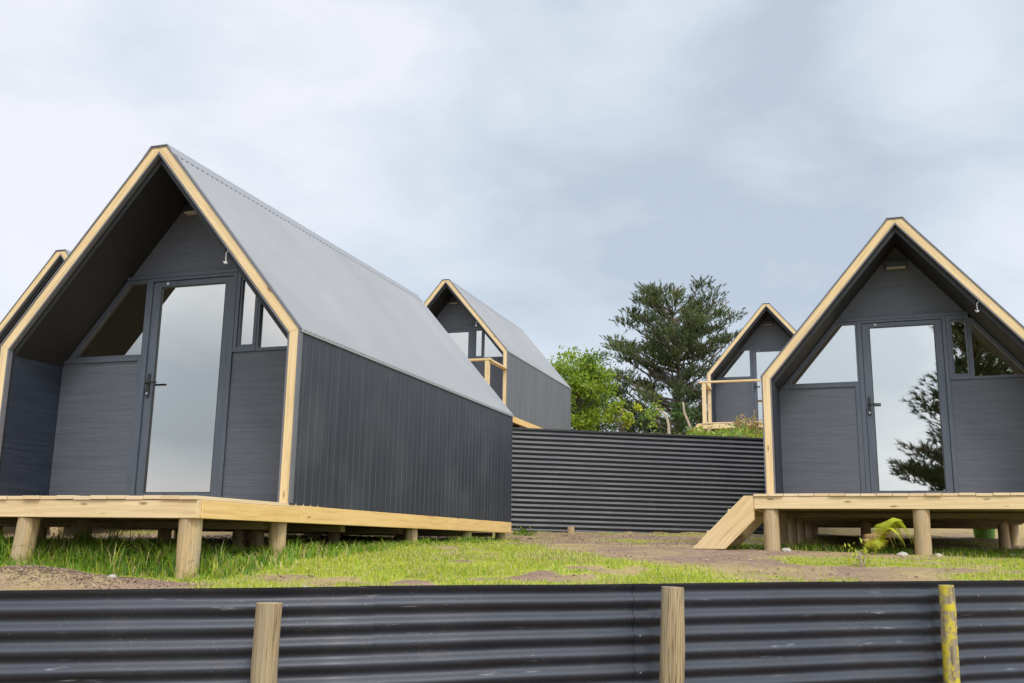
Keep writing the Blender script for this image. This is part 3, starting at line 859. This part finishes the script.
# the pine across the road whose branches show mirrored in the right cabin's door
def env_b(tz):
    r_ = lerp_tab(tz, [(.10, 1.6), (.34, 2.3), (.45, 3.0), (.52, 1.9), (.8, 1.8), (1.0, .8)]); return r_, r_, r_
pine2 = pine_tree(Vector((-2.05, -15.2, -1.6)), 10.5, env_b, 92, 29, 52)
tag(pine2, 'tall pine tree mirrored in the glass door of the right cabin', 'tree')

def leaf(m, p, s_, mi, up=.5):
    v = Vector((random.gauss(0, 1), random.gauss(0, 1), random.gauss(up, .8))).normalized()
    a = v.orthogonal().normalized(); b = v.cross(a); th = random.uniform(0, 6.28)
    d = a*math.cos(th)+b*math.sin(th); e = v.cross(d)
    i = len(m.v)
    m.v.extend((tuple(p-d*s_), tuple(p+e*s_*.42), tuple(p+d*s_), tuple(p-e*s_*.42))); m.f.append([i, i+1, i+2, i+3]); m.uv.extend([(0, 0)]*4); m.mi.append(mi)
def leafy_tree(name, base, height, rx, ry, zc, rz, nclump, nleaf, ls, mats, seed, wts=(3, 2)):
    random.seed(seed); root = empty(name, base)
    tr = MB(); cr_ = MB()
    tr.tube([(0, 0, -.1), (.05, .02, height*.25), (-.03, .05, height*.5), (.04, 0, height*.8)], [.11*height/4, .085*height/4, .06*height/4, .02*height/4], 9, jit=.1)
    for _ in range(nclump):
        while True:
            q = Vector((random.uniform(-1, 1), random.uniform(-1, 1), random.uniform(-1, 1)))
            if .3 < q.length < 1: break
        p = Vector((q.x*rx, q.y*ry, zc+q.z*rz))
        s0 = Vector((0, .02, max(.15*height, min(height*.75, p.z*.7-.1))))
        tr.tube(limb(s0, p, .05, 4), [.028*height/4, .022*height/4, .017*height/4, .012*height/4, .005], 5, caps=False)
        cs = random.uniform(.12, .23)*rz; mi0 = random.choices(range(len(mats)), wts)[0]
        for _ in range(nleaf):
            r_ = Vector((random.gauss(0, 1), random.gauss(0, 1), random.gauss(0, .7)))*cs*.8
            leaf(cr_, p+r_, ls*random.uniform(.6, 1.25), mi0 if random.random() < .72 else random.choices(range(len(mats)), wts)[0])
    tr.build('trunk', M['bark'], root, smooth=True); cr_.build('crown', mats, root)
    return root
p = at(577, 500, 33); g0 = ground(p.x, 33); tp = at(575, 352, 33)
h0 = tp.z-g0
t1 = leafy_tree('leafy_tree', Vector((p.x, 33, g0)), h0, 1.10, 1.2, h0*.57, h0*.43, 62, 190, .070, [M['leaf_a'], M['leaf_b']], 3, (4, 1.6))
tag(t1, 'bright lime green leafy tree behind the far cabin with porch railing', 'tree')
p = at(598, 500, 34.5); g0 = ground(p.x, 34.5); tp = at(593, 352, 34.5); h0 = tp.z-g0
t2 = leafy_tree('leafy_tree', Vector((p.x, 34.5, g0)), h0, .75, .8, h0*.55, h0*.45, 40, 130, .062, [M['leaf_c'], M['leaf_b']], 8, (5, 1))
tag(t2, 'slim dark green tree squeezed between the lime tree and the pine', 'tree')
p = at(622, 500, 31); g0 = ground(p.x, 31); tp = at(614, 398, 31); h0 = tp.z-g0
t3 = leafy_tree('leafy_shrub', Vector((p.x, 31, g0)), h0, .62, .6, h0*.72, h0*.27, 16, 70, .07, [M['leaf_a'], M['fern_y'], M['leaf_c']], 14, (3, 2, 1))
tag(t3, 'low yellow green shrub in front of the pine, left of its trunk', 'shrub')
p = at(735, 500, 30); g0 = ground(p.x, 30)
p = at(655, 500, 34); g0 = ground(p.x, 34); tp = at(650, 392, 34); h0 = tp.z-g0
t5 = leafy_tree('leafy_shrub', Vector((p.x+.6, 34, g0)), h0, 1.2, .7, h0*.5, h0*.4, 22, 90, .065, [M['leaf_c'], M['leaf_b']], 18, (4, 1))
tag(t5, 'dark broad shrub under the pine crown, at the foot of its trunk', 'shrub')

# bent sapling and dead stem on the terrace
def sapling(px, pts_px, Y, mats, leaves, lab, seed, cat='plant'):
    random.seed(seed); b_ = at(*pts_px[0], Y); gz = ground(b_.x, Y)
    root = empty('sapling', Vector((b_.x, Y, gz))); m = MB()
    pts = [Vector((0, 0, -.05))] + [at(x, y, Y)-Vector((b_.x, Y, gz)) for x, y in pts_px]
    m.tube(pts, [.045, .042] + [.034*(1-.6*i/len(pts)) for i in range(len(pts)-2)], 8)
    m.build('stem', M['stem'], root, smooth=True)
    if leaves:
        m = MB()
        for (x, y, n_, r_) in leaves:
            c0 = at(x, y, Y)-Vector((b_.x, Y, gz))
            for _ in range(n_): leaf(m, c0+Vector((random.gauss(0, r_), random.gauss(0, r_), random.gauss(0, r_*1.3))), .055, random.choice((0, 0, 1)))
        m.build('foliage', mats, root)
    tag(root, lab, cat)
sapling(0, [(669, 437), (668.5, 425), (666, 415), (661, 410), (655, 409)], 24, [M['leaf_a'], M['leaf_b']], [(652, 411, 60, .10), (651, 420, 45, .09), (657, 409, 30, .08)], 'bent pale sapling with drooping green leaves on top of the retaining wall', 31)
sapling(0, [(693, 437), (689, 424), (684, 412), (683, 402)], 24, None, None, 'bare pale dead stem leaning in front of the pine', 32)

# ground cover along the top of the wall, near the far cabins
random.seed(40); m = MB()
for _ in range(3200):
    px = random.choice((random.uniform(688, 768), random.uniform(688, 768), random.uniform(530, 575)))
    Y = random.uniform(16.6, 22.2)
    x = (px-512)/974*Y
    if Y < wall_y(x)+.5: continue
    hmax = .26 if px > 688 else .16
    hmax *= .55+.9*max(0, nz(x, Y, 1.8, 7)+.3)
    leaf(m, Vector((x, Y, ground(x, Y)+random.random()*hmax)), random.uniform(.03, .065), random.choices((0, 1, 2), (3, 3, 1 if px > 720 else .3))[0], .8)
for _ in range(900):
    px = random.uniform(515, 770); Y = random.uniform(16.4, 22.5); x = (px-512)/974*Y
    if Y < wall_y(x)+.5: continue
    blade(m, (x, Y, ground(x, Y)), random.uniform(.08, .24), .006, random.uniform(.2, .8), random.uniform(0, 6.28), random.choice((0, 3)))
o = m.build('ground_cover', [M['leaf_a'], M['leaf_b'], M['leaf_red'], M['grass_c']]); tag(o, 'leafy weeds growing along the top of the corrugated retaining wall', 'weeds', kind='stuff')
def bushlet(name, px, y0, y1, Y, w, mats, wts, lab, n, seed, ls=.04):
    random.seed(seed); p = at(px, y1, Y); gz = ground(p.x, Y); zt = at(px, y0, Y).z; h_ = zt-gz
    root = empty(name, Vector((p.x, Y, gz))); st = MB(); fo = MB()
    for _ in range(n):
        a = random.uniform(0, 6.28); r_ = random.random()**.5*w; hh = h_*random.uniform(.5, 1)*(1-.4*r_/w)
        e = Vector((math.cos(a)*r_, math.sin(a)*r_, hh))
        st.tube([(e.x*.2, e.y*.2, -.03), (e.x*.6, e.y*.6, hh*.55), tuple(e)], [.010, .007, .003], 5, caps=False)
        for q in range(16): 
            t = random.uniform(.35, 1.05); leaf(fo, Vector((e.x*t, e.y*t, hh*t))+Vector((random.gauss(0, .05), random.gauss(0, .05), random.gauss(0, .04))), ls*random.uniform(.7, 1.3), random.choices(range(len(mats)), wts)[0])
    st.build('stems', M['stem'], root); fo.build('foliage', mats, root)
    tag(root, lab, 'plant')
bushlet('russet_plant', 748, 404, 433, 20.2, .34, [M['leaf_red'], M['leaf_a'], M['fern_b']], (4, 1, 2), 'russet brown weedy plant above the wall, before the small far cabin', 26, 51)
bushlet('weed', 741, 420, 433, 20.0, .3, [M['leaf_a'], M['leaf_b']], (3, 2), 'leafy green weed at the foot of the russet plant above the wall', 16, 52)

# ferns and weeds in front of the right cabin
def frond(m, p, az, ln, arch, mi, wl=.15, n=26):
    d = Vector((math.cos(az), math.sin(az), 0)); side = Vector((-d.y, d.x, 0)); prev = Vector(p)
    pts = []
    for i in range(n+1):
        t = i/n; pts.append(Vector(p) + d*ln*(t*.85) + Vector((0, 0, ln*arch*(1.9*t-1.75*t*t))))
    m.tube(pts[::5]+[pts[-1]], [.004-.003*q/len(pts[::5]) for q in range(len(pts[::5])+1)], 5, mi=mi, caps=False)
    for i in range(3, n+1):
        t = i/n; w = wl*math.sin(math.pi*min(1, .12+.9*t))**.8*(1.05-t*.75); q = pts[i]; tg = (pts[i]-pts[i-1]).normalized()
        for s_ in (-1, 1):
            e = q + side*s_*w + tg*w*.45 - Vector((0, 0, w*.35))
            hw = tg*ln/n*.62; up_ = Vector((0, 0, .004))
            m.face([q-hw*.8, q+hw*.8, q.lerp(e, .6)+hw*.75, e, q.lerp(e, .6)-hw*.75], None, mi)
def fern_plant(name, px, py, Y, fronds, lab):
    b_ = at(px, py, Y); gz = ground(b_.x, Y); root = empty(name, Vector((b_.x, Y, gz)))
    for az, ln, arch, mk in fronds:
        m = MB(); frond(m, (0, 0, 0), az, ln, arch, 0); m.build('frond', M[mk], root)
    tag(root, lab, 'fern'); return root
fern_plant('fern', 875, 548, 9.35, [(.12, .44, 1.5, 'fern_y'), (-.22, .42, 1.5, 'fern_y'), (.3, .40, 1.55, 'fern_y'), (.5, .34, 1.7, 'fern_y'), (-.6, .32, 1.5, 'fern_y'), (.02, .30, 1.9, 'fern_y'), (.3, .24, 2.0, 'fern_b'), (1.1, .20, 1.9, 'fern_b'), (-.4, .20, 2.0, 'fern_b'), (2.4, .14, 2.0, 'fern_b'), (-1.6, .15, 1.8, 'fern_y'), (3.3, .12, 1.8, 'fern_y')],
           'yellow green fern with browning lower fronds arching under the right deck')
bushlet('weed', 863, 541, 577, 7.75, .05, [M['grass_b'], M['leaf_a']], (3, 2), 'small upright bright green weed on the bare soil before the fern', 7, 61, .018)
bushlet('weed', 524, 532, 541, 14.8, .22, [M['leaf_a'], M['leaf_b']], (2, 3), 'low green weed at the left foot of the retaining wall', 12, 62, .03)
# stones by the pile footings
def stone(px, py, Y, r_, lab, seed):
    random.seed(seed); p = at(px, py, Y); m = MB(); rows = []
    for i in range(9):
        ph = math.pi*i/8; row = []
        for j in range(13):
            th = 2*math.pi*(j % 12)/12; v = Vector((math.sin(ph)*math.cos(th), math.sin(ph)*math.sin(th)*.8, math.cos(ph)*.55))
            row.append(v*r_*(1+.35*mnoise.noise(v*1.6+Vector((seed, 0, 0)))))
        rows.append(row)
    m.grid(rows); o = m.build('stone', M['stone']); o.location = (p.x, Y, ground(p.x, Y)+r_*.2)
    tag(o, lab, 'stone', 'pale stones around the right cabin')
stone(786, 551, 9.72, .05, 'pale stone resting against the corner pile beside the timber steps', 1)
stone(902, 550, 9.20, .05, 'pale flat stone just left of the middle front pile of the right cabin', 2)
stone(938, 551, 9.15, .042, 'pale stone just right of the middle front pile of the right cabin', 3)
stone(1012, 541, 9.7, .04, 'pale stone in the grass under the right end of the deck', 4)
stone(112, 577, 6.35, .028, 'small pale stone on the brown bark mound at left', 5)
stone(307, 583, 6.05, .028, 'small pale stone on the dry strip behind the fence, right of the front corner pile', 6)

# green bucket under the right cabin
bp_ = at(985, 541, 15.5); bz = ground(bp_.x, 15.5); bk = empty('bucket', Vector((bp_.x, 15.5, bz)))
m = MB(); n = 28
prf = [(.0, .0), (.185, .0), (.19, .02), (.215, .25), (.235, .255), (.235, .285), (.218, .285), (.20, .05), (.0, .05)]
m.grid([[(a*math.cos(6.2832*j/n), a*math.sin(6.2832*j/n), b) for j in range(n+1)] for a, b in prf]); m.build('body', M['green'], bk)
m = MB(); m.tube([(.235*math.cos(t), .235*math.sin(t)*.5-.10, .25-.02*math.sin(t)) for t in [math.pi*(1+q/10) for q in range(11)]], [.005]*11, 6); m.build('handle', M['steel'], bk)
bk.scale = (.76, .76, .85)
tag(bk, 'green plastic bucket standing on the ground under the right cabin', 'bucket')

# ------------------------------------------------------------------ sky and light
SUN_EL, SUN_AZ = R(50), R(158)      # azimuth clockwise from +Y (camera looks along +Y)
sd = Vector((math.sin(SUN_AZ)*math.cos(SUN_EL), math.cos(SUN_AZ)*math.cos(SUN_EL), math.sin(SUN_EL)))
wld = bpy.data.worlds.new('World'); S.world = wld; wld.use_nodes = True
k = NT.__new__(NT); k.t = wld.node_tree; k.t.nodes.clear()
sky = k.n('ShaderNodeTexSky', sky_type='NISHITA'); sky.sun_disc = False; sky.sun_elevation = SUN_EL; sky.sun_rotation = SUN_AZ
bg1 = k.n('ShaderNodeBackground'); bg1.inputs['Strength'].default_value = .10; k.l(sky.outputs[0], bg1.inputs['Color'])
tc = k.n('ShaderNodeTexCoord'); nrm = k.n('ShaderNodeVectorMath', operation='NORMALIZE'); k.l(tc.outputs['Generated'], nrm.inputs[0]); D = nrm.outputs[0]
mp = k.n('ShaderNodeMapping'); mp.inputs['Scale'].default_value = (1, 1, 2.1); mp.inputs['Location'].default_value = (2.35, 1.2, .7); k.l(D, mp.inputs['Vector'])
n1 = k.noise(mp.outputs[0], 2.3, 5, .5, .35); n2 = k.noise(mp.outputs[0], 6.0, 6, .55, .3)
def lobe(px, py, rad_deg, v=None):
    v = Vector(v).normalized() if v else ray(px, py).normalized(); dt = k.n('ShaderNodeVectorMath', operation='DOT_PRODUCT'); k.l(D, dt.inputs[0]); dt.inputs[1].default_value = v
    mr = k.n('ShaderNodeMapRange', interpolation_type='SMOOTHSTEP'); k.l(dt.outputs['Value'], mr.inputs[0])
    mr.inputs[1].default_value = math.cos(R(rad_deg)); mr.inputs[2].default_value = 1.0; mr.inputs[3].default_value = 0; mr.inputs[4].default_value = 1
    return mr.outputs[0]
# density of the grey cloud deck
den = k.math('ADD', k.math('MULTIPLY', n1, .80), k.math('MULTIPLY', n2, .66))
for px, py, rd, w_ in ((690, 160, 15, .15), (850, 150, 13, .13), (600, 230, 10, .08), (30, 80, 24, -.28), (930, 30, 7, -.22), (1000, 270, 8, -.20), (470, 95, 4, -.08), (330, 40, 9, -.10), (560, 150, 5, -.05)):
    den = k.math('ADD', den, k.math('MULTIPLY', lobe(px, py, rd), w_))
for v_, rd, w_ in (((-.86, -.61, .15), 6.5, .34), ((-.86, -.61, .02), 6, -.30), ((-.84, -.62, .30), 9, -.30), ((-.3, -1.03, .08), 9, -.25), ((-.4, -1.0, .20), 8, .25)):
    den = k.math('ADD', den, k.math('MULTIPLY', lobe(0, 0, rd, v_), w_))
cloud = k.ramp(den, [(.40, (.90, .915, .975)), (.60, (.765, .825, .915)), (.79, (.655, .73, .825)), (1.0, (.525, .61, .715))])
bg2 = k.n('ShaderNodeBackground'); k.l(cloud, bg2.inputs['Color'])
# extra cloud brightness added around the veiled sun behind the camera, to light fronts
dt = k.n('ShaderNodeVectorMath', operation='DOT_PRODUCT'); k.l(D, dt.inputs[0]); dt.inputs[1].default_value = sd
mr = k.n('ShaderNodeMapRange', interpolation_type='SMOOTHSTEP'); k.l(dt.outputs['Value'], mr.inputs[0]); mr.inputs[1].default_value = .1; mr.inputs[2].default_value = 1.; mr.inputs[3].default_value = 1.; mr.inputs[4].default_value = 3.0
k.l(mr.outputs[0], bg2.inputs['Strength'])
mx = k.n('ShaderNodeMixShader'); mx.inputs[0].default_value = .90
k.l(bg1.outputs[0], mx.inputs[1]); k.l(bg2.outputs[0], mx.inputs[2])
ow = k.n('ShaderNodeOutputWorld'); k.l(mx.outputs[0], ow.inputs['Surface'])
sl = bpy.data.lights.new('sun', 'SUN'); sl.energy = 2.2; sl.angle = R(12); sl.color = (1, .95, .88)
so_ = bpy.data.objects.new('sun', sl); COL.objects.link(so_); so_.rotation_euler = (-sd).to_track_quat('-Z', 'Y').to_euler(); so_.location = (6, -10, 12)

S.view_settings.view_transform = 'Standard'; S.view_settings.look = 'None'; S.view_settings.exposure = 0.08; S.view_settings.gamma = 1.0
S.view_settings.use_curve_mapping = False
S.cycles.max_bounces = 8; S.cycles.transparent_max_bounces = 12
